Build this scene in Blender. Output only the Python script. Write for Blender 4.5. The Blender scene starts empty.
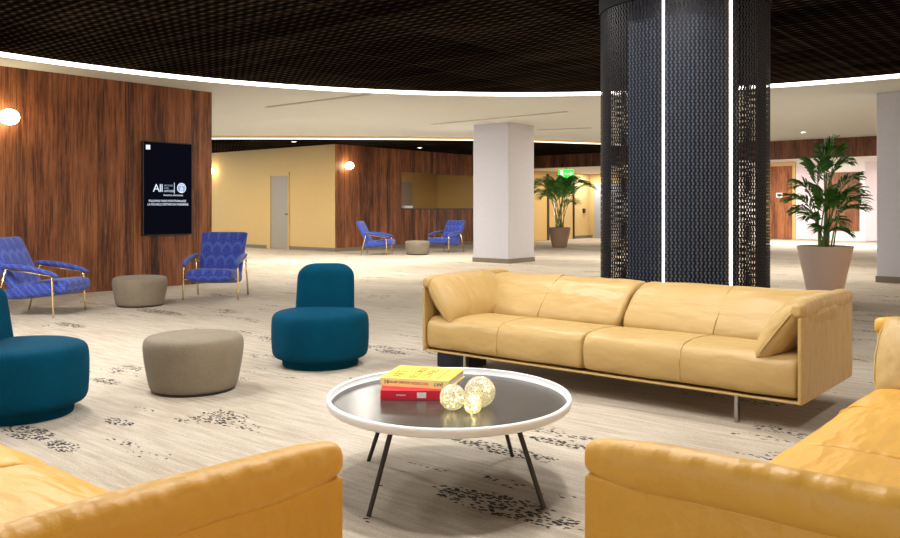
import bpy, bmesh, math, random
from mathutils import Vector, Matrix, noise
random.seed(7)
PI = math.pi
scene = bpy.context.scene
COL = scene.collection
CA, SA = 0.7695, 0.6387          # room axes against the viewing direction
EYE = 1.2
def c2r(X, Z):                   # right / ahead of the viewpoint -> room x, y
    return (CA*X - SA*Z, SA*X + CA*Z)
def facing(fx, fz):              # heading given as right / ahead -> rotation of a thing whose front is -Y
    x, y = c2r(fx, fz)
    return math.atan2(x, -y)
YAW = math.atan2(SA, CA)

# ------------------------------------------------------------------ materials
class NT:
    def __init__(s, name):
        s.m = bpy.data.materials.new(name); s.m.use_nodes = True
        s.t = s.m.node_tree; s.t.nodes.clear()
        s.out = s.t.nodes.new('ShaderNodeOutputMaterial')
    def n(s, kind, **kw):
        nd = s.t.nodes.new('ShaderNode' + kind)
        for k, v in kw.items(): setattr(nd, k, v)
        return nd
    def set(s, sock, v):
        if isinstance(v, bpy.types.NodeSocket): s.t.links.new(v, sock)
        elif isinstance(v, bpy.types.Node): s.t.links.new(v.outputs[0], sock)
        elif isinstance(v, (tuple, list)) and len(v) == 3 and sock.type == 'RGBA': sock.default_value = (*v, 1)
        else: sock.default_value = v
    def math(s, op, a, b=0.0, c=None):
        nd = s.n('Math', operation=op); s.set(nd.inputs[0], a); s.set(nd.inputs[1], b)
        if c is not None: s.set(nd.inputs[2], c)
        return nd.outputs[0]
    def coord(s, which='Object', scale=(1, 1, 1), rot=(0, 0, 0)):
        tc = s.n('TexCoord'); mp = s.n('Mapping')
        s.t.links.new(tc.outputs[which], mp.inputs[0])
        mp.inputs['Scale'].default_value = scale; mp.inputs['Rotation'].default_value = rot
        return mp.outputs[0]
    def noise(s, vec, scale, detail=3, rough=.5):
        nd = s.n('TexNoise'); s.set(nd.inputs['Vector'], vec)
        nd.inputs['Scale'].default_value = scale; nd.inputs['Detail'].default_value = detail
        nd.inputs['Roughness'].default_value = rough
        return nd.outputs['Fac']
    def ramp(s, fac, stops):
        nd = s.n('ValToRGB'); s.set(nd.inputs[0], fac)
        e = nd.color_ramp.elements
        while len(e) < len(stops): e.new(.5)
        for el, (p, c) in zip(e, stops):
            el.position = p; el.color = (*c, 1) if len(c) == 3 else c
        return nd.outputs[0]
    def mix(s, fac, a, b, blend='MIX'):
        nd = s.n('Mix', data_type='RGBA', blend_type=blend)
        s.set(nd.inputs[0], fac); s.set(nd.inputs[6], a); s.set(nd.inputs[7], b)
        return nd.outputs[2]
    def bump(s, h, strength=.3, dist=.01):
        nd = s.n('Bump'); s.set(nd.inputs['Height'], h)
        nd.inputs['Strength'].default_value = strength; nd.inputs['Distance'].default_value = dist
        return nd.outputs[0]
    def bsdf(s, color, rough=.6, metal=0, spec=.5, normal=None, coat=0, coat_rough=.2, sheen=0, emit=None, estr=0):
        b = s.n('BsdfPrincipled')
        s.set(b.inputs['Base Color'], color); s.set(b.inputs['Roughness'], rough)
        b.inputs['Metallic'].default_value = metal; b.inputs['Specular IOR Level'].default_value = spec
        b.inputs['Coat Weight'].default_value = coat; b.inputs['Coat Roughness'].default_value = coat_rough
        b.inputs['Sheen Weight'].default_value = sheen
        if normal is not None: s.set(b.inputs['Normal'], normal)
        if emit is not None:
            s.set(b.inputs['Emission Color'], emit); b.inputs['Emission Strength'].default_value = estr
        return b.outputs[0]
    def done(s, sh):
        s.t.links.new(sh, s.out.inputs[0]); return s.m

def mat_plain(name, color, rough=.6, metal=0, spec=.5, nz=.04, sc=30, coat=0):
    t = NT(name); v = t.coord()
    f = t.noise(v, sc, 3)
    c = t.mix(f, tuple(x*(1-nz*2) for x in color), tuple(min(1, x*(1+nz*2)) for x in color))
    return t.done(t.bsdf(c, rough, metal, spec, coat=coat))
def mat_glow(name, color, strength):
    t = NT(name); e = t.n('Emission'); t.set(e.inputs[0], color); e.inputs[1].default_value = strength
    return t.done(e.outputs[0])
def mat_leather(name, ca=(.415, .268, .090), cb=(.48, .322, .122)):
    t = NT(name); v = t.coord()
    big = t.noise(v, 3.2, 3); fine = t.noise(v, 170, 2)
    c = t.mix(big, ca, cb)
    fold = t.noise(t.coord(scale=(1.3, 4, 2.2)), 3.4, 2, .45)
    crease = t.n('TexNoise'); t.set(crease.inputs['Vector'], t.coord(scale=(1.6, 1.2, 1.0))); crease.inputs['Scale'].default_value = 7
    crease.inputs['Detail'].default_value = 3; crease.inputs['Distortion'].default_value = 1.6
    ridge = t.math('ABSOLUTE', t.math('SUBTRACT', crease.outputs['Fac'], .5))
    h = t.math('ADD', t.math('ADD', fold, t.math('MULTIPLY', ridge, .16)), t.math('MULTIPLY', fine, .03))
    return t.done(t.bsdf(c, .45, 0, .42, t.bump(h, .55, .035)))
def mat_fabric(name, a, b, sc=260, rough=.95, sheen=.3, bump=.5):
    t = NT(name); v = t.coord()
    f = t.noise(v, sc, 2); g = t.noise(v, 6, 3)
    m = t.math('ADD', t.math('MULTIPLY', f, .75), t.math('MULTIPLY', g, .25))
    c = t.ramp(m, [(.3, a), (.7, b)])
    return t.done(t.bsdf(c, rough, 0, .08, t.bump(f, bump, .003), sheen=sheen))
def mat_jacquard(name):
    t = NT(name); v = t.coord()
    sp = t.n('SeparateXYZ'); t.set(sp.inputs[0], v)
    rv = t.math('DIVIDE', t.math('SUBTRACT', sp.outputs[2], sp.outputs[1]), .088)
    row = t.math('FLOOR', rv)
    ru = t.math('ADD', t.math('DIVIDE', sp.outputs[0], .135), t.math('MULTIPLY', t.math('MODULO', t.math('ABSOLUTE', row), 2.0), .5))
    du = t.math('SUBTRACT', t.math('FRACT', ru), .5); dv = t.math('MULTIPLY', t.math('FRACT', rv), .72)
    dd = t.math('SQRT', t.math('ADD', t.math('MULTIPLY', du, du), t.math('MULTIPLY', dv, dv)))
    edge = t.ramp(t.math('ABSOLUTE', t.math('SUBTRACT', dd, .52)), [(.0, (1, 1, 1)), (.15, (0, 0, 0))])
    f = t.noise(v, 75, 3, .7)
    c = t.ramp(f, [(.35, (.013, .026, .19)), (.62, (.050, .080, .40))])
    c2 = t.mix(t.math('MULTIPLY', edge, .34), c, (.14, .22, .62))
    return t.done(t.bsdf(c2, .85, 0, .2, t.bump(f, .3, .003), sheen=.2))
def mat_wood(name, dark=1.0, plank=.19):
    t = NT(name)
    tc = t.n('TexCoord'); sp = t.n('SeparateXYZ'); t.t.links.new(tc.outputs['Object'], sp.inputs[0])
    h = t.math('ADD', sp.outputs[0], sp.outputs[1])
    pid = t.math('FLOOR', t.math('DIVIDE', h, plank))
    wn = t.n('TexWhiteNoise', noise_dimensions='1D'); t.set(wn.inputs['W'], pid)
    cb = t.n('CombineXYZ'); t.set(cb.inputs[0], t.math('ADD', h, t.math('MULTIPLY', wn.outputs[0], 9)))
    t.set(cb.inputs[1], t.math('MULTIPLY', wn.outputs[0], 31)); t.set(cb.inputs[2], t.math('MULTIPLY', sp.outputs[2], .045))
    f = t.noise(cb.outputs[0], 40, 8, .74)
    cb2 = t.n('CombineXYZ'); t.set(cb2.inputs[0], h); t.set(cb2.inputs[2], t.math('MULTIPLY', sp.outputs[2], .22))
    g = t.noise(cb2.outputs[0], 4.5, 4, .6)
    m = t.math('ADD', t.math('MULTIPLY', f, .62), t.math('ADD', t.math('MULTIPLY', g, .30), t.math('MULTIPLY', wn.outputs[0], .12)))
    k = dark
    c = t.ramp(m, [(.39, (.020*k, .007*k, .005*k)), (.475, (.10*k, .031*k, .013*k)), (.55, (.205*k, .072*k, .026*k)), (.66, (.34*k, .130*k, .052*k))])
    fr = t.math('FRACT', t.math('DIVIDE', h, plank))
    seam = t.math('LESS_THAN', fr, .025)
    c = t.mix(t.math('MULTIPLY', seam, .7), c, (.01, .004, .003))
    return t.done(t.bsdf(c, .48, 0, .35, t.bump(f, .15, .004)))
def mat_carpet(name):
    t = NT(name)
    streak = t.noise(t.coord(scale=(.9, 11, 1)), 2.4, 5, .72)
    fine = t.noise(t.coord(scale=(9, 30, 1)), 7, 3, .75)
    wide = t.noise(t.coord(scale=(.7, 1.3, 1)), .6, 3)
    pile = t.noise(t.coord(), 150, 2, .8)
    m = t.math('ADD', t.math('MULTIPLY', streak, .42), t.math('ADD', t.math('MULTIPLY', fine, .33), t.math('MULTIPLY', wide, .25)))
    c = t.ramp(m, [(.36, (.31, .245, .175)), (.46, (.445, .375, .285)), (.53, (.55, .485, .395)), (.64, (.66, .615, .545))])
    c = t.mix(t.math('MULTIPLY', pile, .45), c, (.20, .17, .145))
    # clusters of black pips
    vo = t.n('TexVoronoi'); t.set(vo.inputs['Vector'], t.coord(scale=(38, 70, 1))); vo.inputs['Scale'].default_value = 1
    dots = t.math('LESS_THAN', vo.outputs['Distance'], .52)
    pm = t.noise(t.coord(scale=(.85, 2.4, 1)), 1.25, 4, .62)
    patch = t.ramp(pm, [(.58, (0, 0, 0)), (.67, (.8, .8, .8))])
    ob = t.n('SeparateXYZ'); tco = t.n('TexCoord'); t.t.links.new(tco.outputs['Object'], ob.inputs[0])
    edge_n = t.noise(t.coord(scale=(1, 2, 1)), 9, 2)
    for (px_, py_, hl, hw) in ((503, 506, .36, .10), (500, 449, .34, .07), (560, 443, .22, .05), (28, 433, .22, .09), (118, 422, .14, .05), (62, 446, .16, .06), (105, 381, .16, .06), (392, 352, .2, .07), (70, 325, .3, .09), (160, 312, .5, .12)):
        zz = 825*EYE/(py_-208.5); gx, gy = c2r((px_-450)/825*zz, zz)
        dx = t.math('DIVIDE', t.math('SUBTRACT', ob.outputs[0], gx), hl); dy = t.math('DIVIDE', t.math('SUBTRACT', ob.outputs[1], gy), hw)
        rr_ = t.math('ADD', t.math('MULTIPLY', dx, dx), t.math('MULTIPLY', dy, dy))
        g_ = t.math('MULTIPLY', t.math('SUBTRACT', 1.15, t.math('ADD', rr_, t.math('MULTIPLY', t.math('SUBTRACT', edge_n, .5), 1.6))), 2.2)
        patch = t.math('MAXIMUM', patch, t.math('MINIMUM', t.math('MAXIMUM', g_, 0), 1))
    sel = t.n('TexWhiteNoise', noise_dimensions='3D'); t.set(sel.inputs['Vector'], vo.outputs['Position'])
    keep = t.math('LESS_THAN', sel.outputs[0], t.math('MULTIPLY', patch, .95))
    c = t.mix(t.math('MULTIPLY', t.math('MULTIPLY', dots, keep), .95), c, (.014, .014, .017))
    return t.done(t.bsdf(c, .95, 0, .15, t.bump(pile, .4, .006)))
def mat_dark_ceiling(name):
    t = NT(name)
    tc = t.n('TexCoord'); sp = t.n('SeparateXYZ'); t.t.links.new(tc.outputs['Object'], sp.inputs[0])
    x, y = sp.outputs[0], sp.outputs[1]
    w1 = t.math('SINE', t.math('MULTIPLY', y, 2*PI/.11))
    w2 = t.math('SINE', t.math('MULTIPLY', x, 2*PI/.16))
    w = t.math('ADD', t.math('MULTIPLY', w1, .5), t.math('MULTIPLY', t.math('MULTIPLY', w1, w2), .6))
    nz = t.noise(t.coord(scale=(.35, 1.4, 1)), 1.3, 4, .6)
    cell = t.n('TexWhiteNoise', noise_dimensions='2D')
    cv = t.n('CombineXYZ'); t.set(cv.inputs[0], t.math('FLOOR', t.math('DIVIDE', x, 1.5))); t.set(cv.inputs[1], t.math('FLOOR', t.math('DIVIDE', y, .75)))
    t.set(cell.inputs['Vector'], cv.outputs[0])
    f = t.math('ADD', t.math('MULTIPLY', w, .34), t.math('ADD', t.math('MULTIPLY', nz, .55), t.math('MULTIPLY', cell.outputs[0], .16)))
    c = t.ramp(f, [(.15, (.0025, .0018, .0013)), (.45, (.013, .0095, .0070)), (.80, (.080, .058, .042))])
    s1 = t.math('LESS_THAN', t.math('FRACT', t.math('DIVIDE', y, .75)), .025)
    s2 = t.math('LESS_THAN', t.math('FRACT', t.math('DIVIDE', x, 1.5)), .012)
    c = t.mix(t.math('MULTIPLY', t.math('MAXIMUM', s1, s2), .45), c, (.07, .052, .04))
    return t.done(t.bsdf(c, .8, 0, 0))
def mat_mesh(name):
    t = NT(name)
    tc = t.n('TexCoord'); sp = t.n('SeparateXYZ'); t.t.links.new(tc.outputs['Object'], sp.inputs[0])
    ang = t.math('ARCTAN2', sp.outputs[1], sp.outputs[0])
    a = t.math('MULTIPLY', ang, 136)
    b = t.math('MULTIPLY', sp.outputs[2], 2*PI/.050)
    row = t.math('MULTIPLY', t.math('SIGN', t.math('SINE', b)), PI/4)
    s = t.math('MULTIPLY', t.math('SINE', t.math('ADD', a, row)), t.math('ABSOLUTE', t.math('SINE', b)))
    hole = t.math('GREATER_THAN', s, .18)
    rnd = t.noise(t.coord(scale=(1, 1, 1)), 24, 2)
    c = t.ramp(rnd, [(.3, (.0025, .0025, .004)), (.7, (.012, .010, .011))])
    m = t.bsdf(c, .6, .0, .12)
    tr = t.n('BsdfTransparent')
    mx = t.n('MixShader'); t.set(mx.inputs[0], hole); t.t.links.new(m, mx.inputs[1]); t.t.links.new(tr.outputs[0], mx.inputs[2])
    return t.done(mx.outputs[0])
def mat_crackle(name):
    t = NT(name); v = t.coord()
    vo = t.n('TexVoronoi', feature='DISTANCE_TO_EDGE'); t.set(vo.inputs['Vector'], v); vo.inputs['Scale'].default_value = 95
    cr = t.ramp(vo.outputs['Distance'], [(0, (1, 1, 1)), (.12, (0, 0, 0))])
    nz = t.noise(v, 60, 2)
    nb = t.bump(t.math('ADD', cr, nz), .8, .004)
    gl = t.n('BsdfGlossy'); gl.inputs['Roughness'].default_value = .08; t.set(gl.inputs['Color'], (1, .98, .9)); t.set(gl.inputs['Normal'], nb)
    trl = t.n('BsdfTranslucent'); t.set(trl.inputs['Color'], (.97, .96, .86)); t.set(trl.inputs['Normal'], nb)
    dif = t.n('BsdfDiffuse'); t.set(dif.inputs['Color'], (.95, .94, .86))
    tr = t.n('BsdfTransparent'); t.set(tr.inputs['Color'], (.97, .96, .86))
    lw = t.n('LayerWeight'); lw.inputs[0].default_value = .35; t.set(lw.inputs['Normal'], nb)
    m1 = t.n('MixShader'); m1.inputs[0].default_value = .5; t.t.links.new(trl.outputs[0], m1.inputs[1]); t.t.links.new(dif.outputs[0], m1.inputs[2])
    m2 = t.n('MixShader'); t.set(m2.inputs[0], t.math('ADD', t.math('MULTIPLY', cr, .6), .34)); t.t.links.new(tr.outputs[0], m2.inputs[1]); t.t.links.new(m1.outputs[0], m2.inputs[2])
    m3 = t.n('MixShader'); t.set(m3.inputs[0], t.math('MULTIPLY', lw.outputs['Fresnel'], .8)); t.t.links.new(m2.outputs[0], m3.inputs[1]); t.t.links.new(gl.outputs[0], m3.inputs[2])
    return t.done(m3.outputs[0])
def mat_leaf(name, k=1.0):
    t = NT(name); f = t.noise(t.coord(), 9, 2)
    c = t.ramp(f, [(.3, (.012*k, .05*k, .010*k)), (.7, (.055*k, .17*k, .025*k))])
    b = t.bsdf(c, .42, 0, .4)
    trl = t.n('BsdfTranslucent'); t.set(trl.inputs[0], (.12, .32, .03))
    mx = t.n('MixShader'); mx.inputs[0].default_value = .2
    t.t.links.new(b, mx.inputs[1]); t.t.links.new(trl.outputs[0], mx.inputs[2])
    return t.done(mx.outputs[0])

M = {}
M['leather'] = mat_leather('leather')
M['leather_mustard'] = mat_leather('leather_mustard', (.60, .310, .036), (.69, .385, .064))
M['carpet'] = mat_carpet('carpet')
M['wood'] = mat_wood('wood_cladding', 1.0, .14)
M['wood_dark'] = mat_wood('wood_header', .8)
M['wood_door'] = mat_wood('wood_door', 1.25, .3)
M['dark_ceiling'] = mat_dark_ceiling('mesh_ceiling')
M['white_ceiling'] = mat_plain('white_ceiling', (.70, .715, .67), .8, nz=.01, sc=2)
M['white_paint'] = mat_plain('white_paint', (.80, .78, .77), .7, nz=.01, sc=4)
M['pillar'] = mat_plain('pillar_plaster', (.52, .515, .565), .75, nz=.03, sc=14)
M['beige'] = mat_plain('beige_wall', (.56, .385, .155), .75, nz=.015, sc=5)
M['lilac'] = mat_plain('lilac_panel', (.66, .56, .60), .6, nz=.01)
M['base_trim'] = mat_plain('skirting', (.17, .14, .095), .6)
M['door_grey'] = mat_plain('grey_door', (.30, .26, .21), .55)
M['door_blue'] = mat_plain('blue_grey_door', (.34, .36, .38), .5)
M['teal'] = mat_fabric('teal_wool', (.0, .028, .058), (.0, .064, .120), 300, .9, 0, .3)
M['ottoman'] = mat_fabric('taupe_felt', (.150, .125, .088), (.275, .235, .175), 240, .95, .1, .6)
M['blue'] = mat_jacquard('blue_jacquard')
M['brass'] = mat_plain('brass', (.80, .66, .38), .25, 1)
M['chrome'] = mat_plain('polished_steel', (.36, .35, .34), .18, 1)
M['black_metal'] = mat_plain('black_metal', (.012, .012, .014), .4, 0, .5)
M['black_matte'] = mat_plain('black_matte', (.008, .008, .009), .85, 0, .1)
M['black'] = mat_plain('black_plastic', (.008, .008, .012), .35)
M['navy'] = mat_plain('navy_block', (.004, .006, .022), .5)
M['rim_white'] = mat_plain('white_lacquer', (.84, .85, .87), .35, nz=.005)
def mat_tray():
    t = NT('tray_laminate'); f = t.noise(t.coord(scale=(2, 14, 1)), 3, 4)
    c = t.ramp(f, [(.3, (.040, .032, .028)), (.7, (.062, .050, .043))])
    return t.done(t.bsdf(c, .26, 0, .2))
M['tray'] = mat_tray()
M['book_yellow'] = mat_plain('yellow_cover', (.86, .62, .012), .4, nz=.02)
M['book_spine'] = mat_plain('yellow_spine', (.98, .94, .42), .4, nz=.01)
M['book_red'] = mat_plain('red_cover', (.68, .012, .045), .4, nz=.02)
M['pages'] = mat_plain('paper', (.80, .72, .66), .8, nz=.08, sc=200)
M['ink'] = mat_plain('black_ink', (.03, .025, .02), .6)
M['ink_olive'] = mat_plain('ochre_ink', (.17, .10, .004), .5)
M['ink_red'] = mat_plain('crimson_ink', (.42, .03, .10), .6)
M['label_white'] = mat_plain('white_label', (.75, .85, .9), .5)
M['crackle'] = mat_crackle('crackle_glass')
M['bead'] = mat_glow('fairy_light', (1, .84, .36), 45)
M['wire'] = mat_plain('copper_wire', (.55, .35, .12), .3, 1)
M['led'] = mat_glow('led_strip', (1, .93, .82), 4.5)
M['led_far'] = mat_glow('led_strip_far', (1, .93, .82), 1.9)
M['led_warm'] = mat_glow('led_column', (1, .80, .62), 6)
M['globe'] = mat_glow('lamp_globe', (1, .78, .45), 22)
M['downlight'] = mat_glow('downlight_lens', (1, .93, .8), 12)
M['exit_green'] = mat_glow('exit_sign_face', (.05, .85, .06), 1.6)
M['exit_white'] = mat_glow('exit_sign_mark', (.75, 1, .6), 1.6)
M['screen'] = mat_glow('screen_face', (.003, .003, .007), 1)
M['screen_text'] = mat_glow('screen_letters', (.75, .82, .95), 1.0)
M['screen_dim'] = mat_glow('screen_fine_print', (.30, .42, .62), 1.0)
M['pot'] = mat_plain('planter_taupe', (.50, .37, .30), .65, nz=.02)
M['pot_brown'] = mat_plain('planter_brown', (.20, .125, .085), .65, nz=.02)
M['soil'] = mat_plain('soil', (.03, .02, .012), .95, nz=.2)
M['leaf'] = mat_leaf('palm_leaf')
M['leaf_light'] = mat_leaf('areca_leaf', 2.3)
M['stem'] = mat_plain('palm_stem', (.10, .17, .04), .5)
M['mesh'] = mat_mesh('woven_metal_mesh')
M['core'] = mat_plain('column_core', (.10, .14, .22), .5, 0, .3, nz=.2)
M['counter'] = mat_plain('dark_counter', (.05, .025, .015), .35)
M['vent'] = mat_plain('vent_slot', (.50, .48, .42), .7)

# ------------------------------------------------------------------ building helpers
def link(name, bm, m, parent=None, smooth=False, sub=0, bevel=0):
    me = bpy.data.meshes.new(name)
    bmesh.ops.recalc_face_normals(bm, faces=bm.faces[:])
    bm.to_mesh(me); bm.free()
    me.materials.append(M[m] if isinstance(m, str) else m)
    if smooth:
        for p in me.polygons: p.use_smooth = True
    o = bpy.data.objects.new(name, me); COL.objects.link(o)
    if parent is not None: o.parent = parent
    if bevel:
        b = o.modifiers.new('bevel', 'BEVEL'); b.width = bevel; b.segments = 3; b.limit_method = 'ANGLE'
    if sub:
        s = o.modifiers.new('subsurf', 'SUBSURF'); s.levels = sub; s.render_levels = sub
    return o
def tag(o, label, cat, group=None, kind=None):
    o['label'] = label; o['category'] = cat
    if group: o['group'] = group
    if kind: o['kind'] = kind
    return o
def thing(name, label, cat, loc=(0, 0, 0), rz=0, group=None):
    o = bpy.data.objects.new(name, None); COL.objects.link(o)
    o.empty_display_size = .1
    o.location = loc; o.rotation_euler = (0, 0, rz)
    return tag(o, label, cat, group)
def struct(name, bm, m, parent=None, **kw):
    o = link(name, bm, m, parent, **kw)
    if parent is None: o['kind'] = 'structure'
    return o
def copy_tree(src, loc, rz, label, group=None):
    r = src.copy(); COL.objects.link(r); r.location = loc; r.rotation_euler = (0, 0, rz)
    r['label'] = label
    if group: r['group'] = group
    for ch in src.children:
        c = ch.copy(); COL.objects.link(c); c.parent = r
        for g in ch.children:
            d = g.copy(); COL.objects.link(d); d.parent = c
    return r
def box(bm, x0, x1, y0, y1, z0, z1, mat=None):
    vs = [bm.verts.new((x, y, z)) for x in (x0, x1) for y in (y0, y1) for z in (z0, z1)]
    if mat is not None:
        for v in vs: v.co = mat @ v.co
    for f in ((0, 1, 3, 2), (4, 6, 7, 5), (0, 4, 5, 1), (2, 3, 7, 6), (0, 2, 6, 4), (1, 5, 7, 3)):
        bm.faces.new([vs[i] for i in f])
    return vs
def bx(*a):
    bm = bmesh.new(); box(bm, *a); return bm
def quad(bm, pts):
    return bm.faces.new([bm.verts.new(p) for p in pts])
def ring_loft(bm, rings, cap=True):
    R = [[bm.verts.new(p) for p in r] for r in rings]
    n = len(R[0])
    for a, b in zip(R, R[1:]):
        for i in range(n):
            bm.faces.new((a[i], a[(i+1) % n], b[(i+1) % n], b[i]))
    if cap:
        for r in (R[0], R[-1]):
            c = sum((v.co for v in r), Vector())/n
            cv = bm.verts.new(c)
            for i in range(n): bm.faces.new((r[i], r[(i+1) % n], cv))
def lathe(bm, prof, n=48, cx=0, cy=0, sy=1):
    rings = [[(cx + r*math.cos(2*PI*i/n), cy + sy*r*math.sin(2*PI*i/n), z) for i in range(n)] for r, z in prof]
    ring_loft(bm, rings, cap=True)
def tube(bm, pts, rad, n=8):
    pts = [Vector(p) for p in pts]
    rads = rad if isinstance(rad, (list, tuple)) else [rad]*len(pts)
    rings = []
    for i, p in enumerate(pts):
        d = (pts[min(i+1, len(pts)-1)] - pts[max(i-1, 0)]).normalized()
        a = d.cross(Vector((0, 0, 1)))
        if a.length < .05: a = d.cross(Vector((1, 0, 0)))
        a.normalize(); b = d.cross(a)
        rings.append([p + rads[i]*(a*math.cos(2*PI*k/n) + b*math.sin(2*PI*k/n)) for k in range(n)])
    ring_loft(bm, rings)
def arc3(a, b, c, n=8):
    a, b, c = Vector(a), Vector(b), Vector(c)
    return [a*(1-t)**2 + b*2*t*(1-t) + c*t*t for t in (i/n for i in range(n+1))]
def wob(p, s=3, amt=.01, seed=0):
    return amt*noise.noise(Vector((p[0]*s+seed, p[1]*s+seed*.7, p[2]*s)))
def loft_soft(bm, prof, axis, a0, a1, amt=.008, seed=0, nst=14, ends=((0, .84), (.012, .94), (.035, .985), (.07, 1))):
    """closed 2-D profile drawn out along an axis with rounded, slightly uneven ends"""
    L = a1 - a0
    e_ = ends[-1][0] + .02
    st = [(o, s) for o, s in ends] + [(e_ + (L-2*e_)*i/(nst-1), 1) for i in range(nst)] + [(L-o, s) for o, s in reversed(ends)]
    cx = sum(p[0] for p in prof)/len(prof); cz = sum(p[1] for p in prof)/len(prof)
    rings = []
    for o, s in st:
        r = []
        for (p, q) in prof:
            P, Q = cx + (p-cx)*s, cz + (q-cz)*s
            v = Vector((a0+o, P, Q)) if axis == 'x' else Vector((P, a0+o, Q))
            w = wob(v, 4.5, amt, seed) + wob(v, 11, amt*.5, seed+5)
            d = Vector((0, P-cx, Q-cz)) if axis == 'x' else Vector((P-cx, 0, Q-cz))
            if d.length > 0: v += d.normalized()*w
            r.append(v)
        rings.append(r)
    ring_loft(bm, rings)
def pillow(bm, w, h, t, mat, seed=0, n=22):
    def pt(u, v, s):
        e = max(0, (1-abs(u)**4.5))**.55 * max(0, (1-abs(v)**3.2))**.6
        ou = u*(1 - .05*v*v); ov = v*(1 - .06*u*u)
        p = Vector((ou*w/2, s*e*t/2, ov*h/2))
        p.y += wob(p, 9, .014*e, seed) + wob(p, 22, .004, seed)
        p.z += wob((p.x, 0, 0), 16, .008*abs(v)**3, seed)
        return mat @ p
    g = [[None]*(n+1) for _ in range(n+1)]; b = [[None]*(n+1) for _ in range(n+1)]
    for i in range(n+1):
        for j in range(n+1):
            u, v = -1+2*i/n, -1+2*j/n
            u = math.sin(u*PI/2)*.6+u*.4; v = math.sin(v*PI/2)*.6+v*.4
            edge = i in (0, n) or j in (0, n)
            g[i][j] = bm.verts.new(pt(u, v, 1))
            b[i][j] = g[i][j] if edge else bm.verts.new(pt(u, v, -1))
    for i in range(n):
        for j in range(n):
            bm.faces.new((g[i][j], g[i+1][j], g[i+1][j+1], g[i][j+1]))
            bm.faces.new((b[i][j], b[i][j+1], b[i+1][j+1], b[i+1][j]))
def text_mesh(body, size, mat, ext=.0006, align='LEFT', space=1.0, sx=1.0):
    cu = bpy.data.curves.new('lettering_curve', 'FONT'); cu.body = body; cu.size = size; cu.extrude = ext
    cu.align_x = align; cu.space_character = space
    o = bpy.data.objects.new('lettering_tmp', cu); COL.objects.link(o)
    dg = bpy.context.evaluated_depsgraph_get(); dg.update()
    me = bpy.data.meshes.new_from_object(o.evaluated_get(dg))
    bpy.data.objects.remove(o); bpy.data.curves.remove(cu)
    bm = bmesh.new(); bm.from_mesh(me); bpy.data.meshes.remove(me)
    for v in bm.verts: v.co = mat @ Vector((v.co.x*sx, v.co.y, v.co.z))
    return bm

# ------------------------------------------------------------------ room shell
H = 3.08                                    # white ceiling
WX, WY = -11.5, 7.815                        # clad wall beside the lounge and its end
FX = -17.1                                  # far clad wall
BY = 15.6                                   # beige wall
HY = 23.5                                   # wood header
struct('floor', bx(-26, 9, -7, 36, -.1, 0), 'carpet')
struct('wall_left', bx(WX-.3, WX, -7, WY, 0, H), 'wood')
struct('wall_beige', bx(-26, FX-.003, BY, BY+.2, 0, H+.1), 'beige')
# far clad wall with a serving hatch
HA, HB, HZ0, HZ1 = 18.3, 22.9, 1.17, 2.30
bm = bmesh.new()
for a in ((BY+.004, HA, 0, H+.1), (HB, HY+.2, 0, H+.1), (HA, HB, 0, HZ0), (HA, HB, HZ1, H+.1)):
    box(bm, FX-.16, FX, a[0], a[1], a[2], a[3])
struct('wall_far', bm, 'wood')
RY = 23.7
bm = bmesh.new(); box(bm, FX-3.4, FX-3.2, HA-1.5, RY+.2, 0, H); box(bm, FX-3.2, FX-.2, RY, RY+.2, 0, H); box(bm, FX-3.2, FX-.16, HA-1.5, HA-1.3, 0, H); box(bm, FX-3.2, FX-.16, HA-1.3, RY, H-.05, H)
struct('wall_hatch_room', bm, 'beige')
struct('trim_1', bx(FX-3.19, FX-3.12, 21.55, 22.2, 0, 2.15), 'door_grey')
# recess beneath the header on the left, deeper hall on the right
struct('wall_recess', bx(FX-.2, FX, HY+.2, 29.7, 0, H), 'beige')
struct('wall_recess_end', bx(FX, -13, 29.5, 29.7, 0, H), 'beige')
struct('wall_hall_side', bx(-13.2, -13, 29.7, 33.0, 0, H), 'white_paint')
struct('wall_back', bx(-13.2, 4, 33, 33.2, 0, H), 'white_paint')
struct('ceiling_recess', bx(FX, -13, HY+.2, 29.5, 2.60, 2.66), 'white_paint')
struct('ceiling_hall', bx(-13, 6, HY+.2, 33, H, H+.06), 'white_paint')
struct('trim_2', bx(FX, 6, HY, HY+.2, 2.57, H+.1), 'wood_dark')          # wood header beam
# ceilings
CX, CY = c2r(1.2, 5.65); CR = 8.17
bm = bmesh.new(); N = 128
circ = [bm.verts.new((CX+CR*math.cos(2*PI*i/N), CY+CR*math.sin(2*PI*i/N), H)) for i in range(N)]
cirt = [bm.verts.new((CX+(CR+.02)*math.cos(2*PI*i/N), CY+(CR+.02)*math.sin(2*PI*i/N), H+.05)) for i in range(N)]
out = []
for i in range(N):
    a = 2*PI*i/N; c, s = math.cos(a), math.sin(a)
    k = 1e9
    if c > 1e-6: k = min(k, (9-CX)/c)
    if c < -1e-6: k = min(k, (-26-CX)/c)
    if s > 1e-6: k = min(k, (HY-CY)/s)
    if s < -1e-6: k = min(k, (-7-CY)/s)
    out.append(bm.verts.new((CX+c*k, CY+s*k, H)))
for i in range(N):
    j = (i+1) % N
    bm.faces.new((circ[i], circ[j], out[j], out[i])); bm.faces.new((circ[i], cirt[i], cirt[j], circ[j]))
struct('ceiling', bm, 'white_ceiling')
bm = bmesh.new(); lathe(bm, [(CR+.3, H+.063), (CR+.3, H+.11)], 128, CX, CY)
struct('ceiling_mesh', bm, 'dark_ceiling')
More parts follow.
